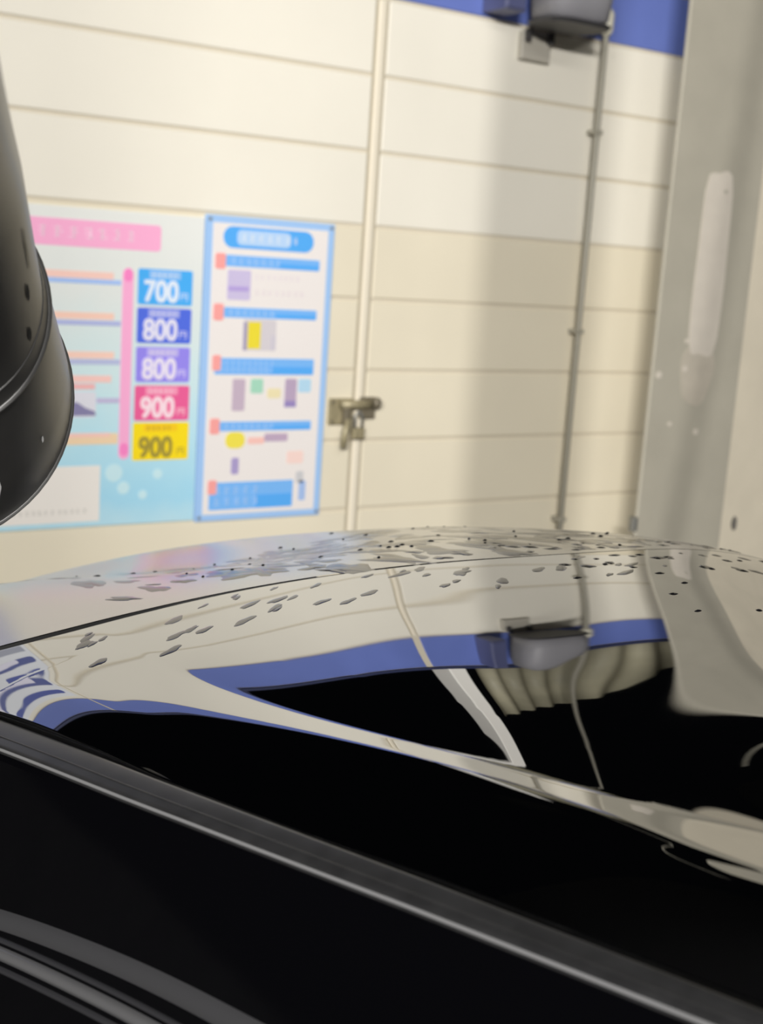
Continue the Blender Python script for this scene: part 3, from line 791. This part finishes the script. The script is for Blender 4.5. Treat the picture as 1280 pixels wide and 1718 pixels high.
def ring(c, r, n=64, tiltv=None):
    nrm = Vector((c.x, c.y, c.z)).normalized()
    a = Vector((0, 0, 1)) - nrm * nrm.z; a.normalize(); b = nrm.cross(a)
    return [c + (a * math.sin(t) + b * math.cos(t)) * r for t in [2 * math.pi * k / n for k in range(n)]]
def tube_of(rings_, name, m, parent, cap0=True, cap1=True):
    n = len(rings_[0]); v = [tuple(q + Vector((0, 0, EYE)) - OFF) for r in rings_ for q in r]
    f = [(i * n + k, i * n + (k + 1) % n, (i + 1) * n + (k + 1) % n, (i + 1) * n + k) for i in range(len(rings_) - 1) for k in range(n)]
    if cap0: f.append(tuple(reversed(range(n))))
    if cap1: f.append(tuple(range((len(rings_) - 1) * n, len(rings_) * n)))
    return link(name, v, f, m, parent, True)
rg = [ring(Vector((0.2470, 1.0160, -0.1215)), 0.095), ring(Vector((0.2462, 1.0140, -0.1210)), 0.110)] + [ring(Vector(c), r) for c, r in ST]
tube_of(rg, 'nozzle_body', NOZ, noz, True, False)
def torus(c, R_, r_, name, m):
    rr = []
    nrm = c.normalized(); a = Vector((0, 0, 1)) - nrm * nrm.z; a.normalize(); b = nrm.cross(a)
    v, f, n, k2 = [], [], 64, 8
    for i in range(n):
        t = 2 * math.pi * i / n; d = a * math.sin(t) + b * math.cos(t)
        for j in range(k2):
            s_ = 2 * math.pi * j / k2
            v.append(tuple(c + d * (R_ + r_ * math.cos(s_)) + nrm * (r_ * math.sin(s_)) + Vector((0, 0, EYE)) - OFF))
    for i in range(n):
        for j in range(k2):
            f.append((i * k2 + j, i * k2 + (j + 1) % k2, ((i + 1) % n) * k2 + (j + 1) % k2, ((i + 1) % n) * k2 + j))
    return link(name, v, f, m, noz, True)
torus(Vector((0.2372, 0.9785, -0.1110)), 0.1130, 0.0022, 'rim_ring', NOZRIB)
torus(Vector((0.2034, 0.8376, -0.0380)), 0.0815, 0.0022, 'seam_ring', NOZRIB)
torus(Vector((0.1992, 0.8203, -0.0305)), 0.0757, 0.0010, 'seam_ring', NOZRIB)
hose = []
for c, r in ((Vector((0.1037, 0.4247, 0.1196)), 0.0199), (Vector((0.092, 0.385, 0.17)), 0.0185), (Vector((0.080, 0.34, 0.30)), 0.018), (Vector((0.05, 0.26, 0.8)), 0.018), (Vector((0.0, 0.15, 1.8)), 0.018), (Vector((0.0, 0.12, 2.73)), 0.018)):
    hose.append((c, r))
hm = MB().tube([tuple(c + Vector((0, 0, EYE)) - OFF) for c, r in hose], [r for c, r in hose], 20)
hm.build('hose', NOZ, noz, True)
noz.location = noz.location + CR3 * -0.0045 + CU3 * -0.008
def nz_point(k, ang):
    """a point on the outside of the nozzle: k = station (fractional), ang = radians from the right, upwards"""
    i = min(int(k), len(ST) - 2); t = k - i
    c = Vector(ST[i][0]).lerp(Vector(ST[i + 1][0]), t); r = ST[i][1] * (1 - t) + ST[i + 1][1] * t
    nrm = c.normalized(); a = Vector((0, 0, 1)) - nrm * nrm.z; a.normalize(); b = nrm.cross(a)
    if b.dot(CR3) < 0: b = -b
    d = a * math.sin(ang) + b * math.cos(ang)
    return c + d * (r + 0.0006), d
def speck(name, k, ang, dk, da, m):
    v = []
    for sx, sy in ((-1, -0.6), (0.2, -1), (1, -0.4), (0.9, 0.7), (-0.2, 1), (-0.9, 0.5)):
        q, d = nz_point(k + dk * sx, ang + da * sy)
        v.append(tuple(q + Vector((0, 0, EYE)) - OFF))
    return link(name, v, [tuple(range(6))], m, noz)
speck('chip', 6.85, -0.35, 0.12, 0.03, CHIP)
speck('chip', 6.3, -0.42, 0.10, 0.03, CHIP)
speck('scuff', 7.4, -0.25, 0.35, 0.02, SCUFF)
speck('white_fleck', 2.2, -0.55, 0.08, 0.012, STICKER)
speck('sticker', 2.1, -1.02, 0.35, 0.05, STICKER)
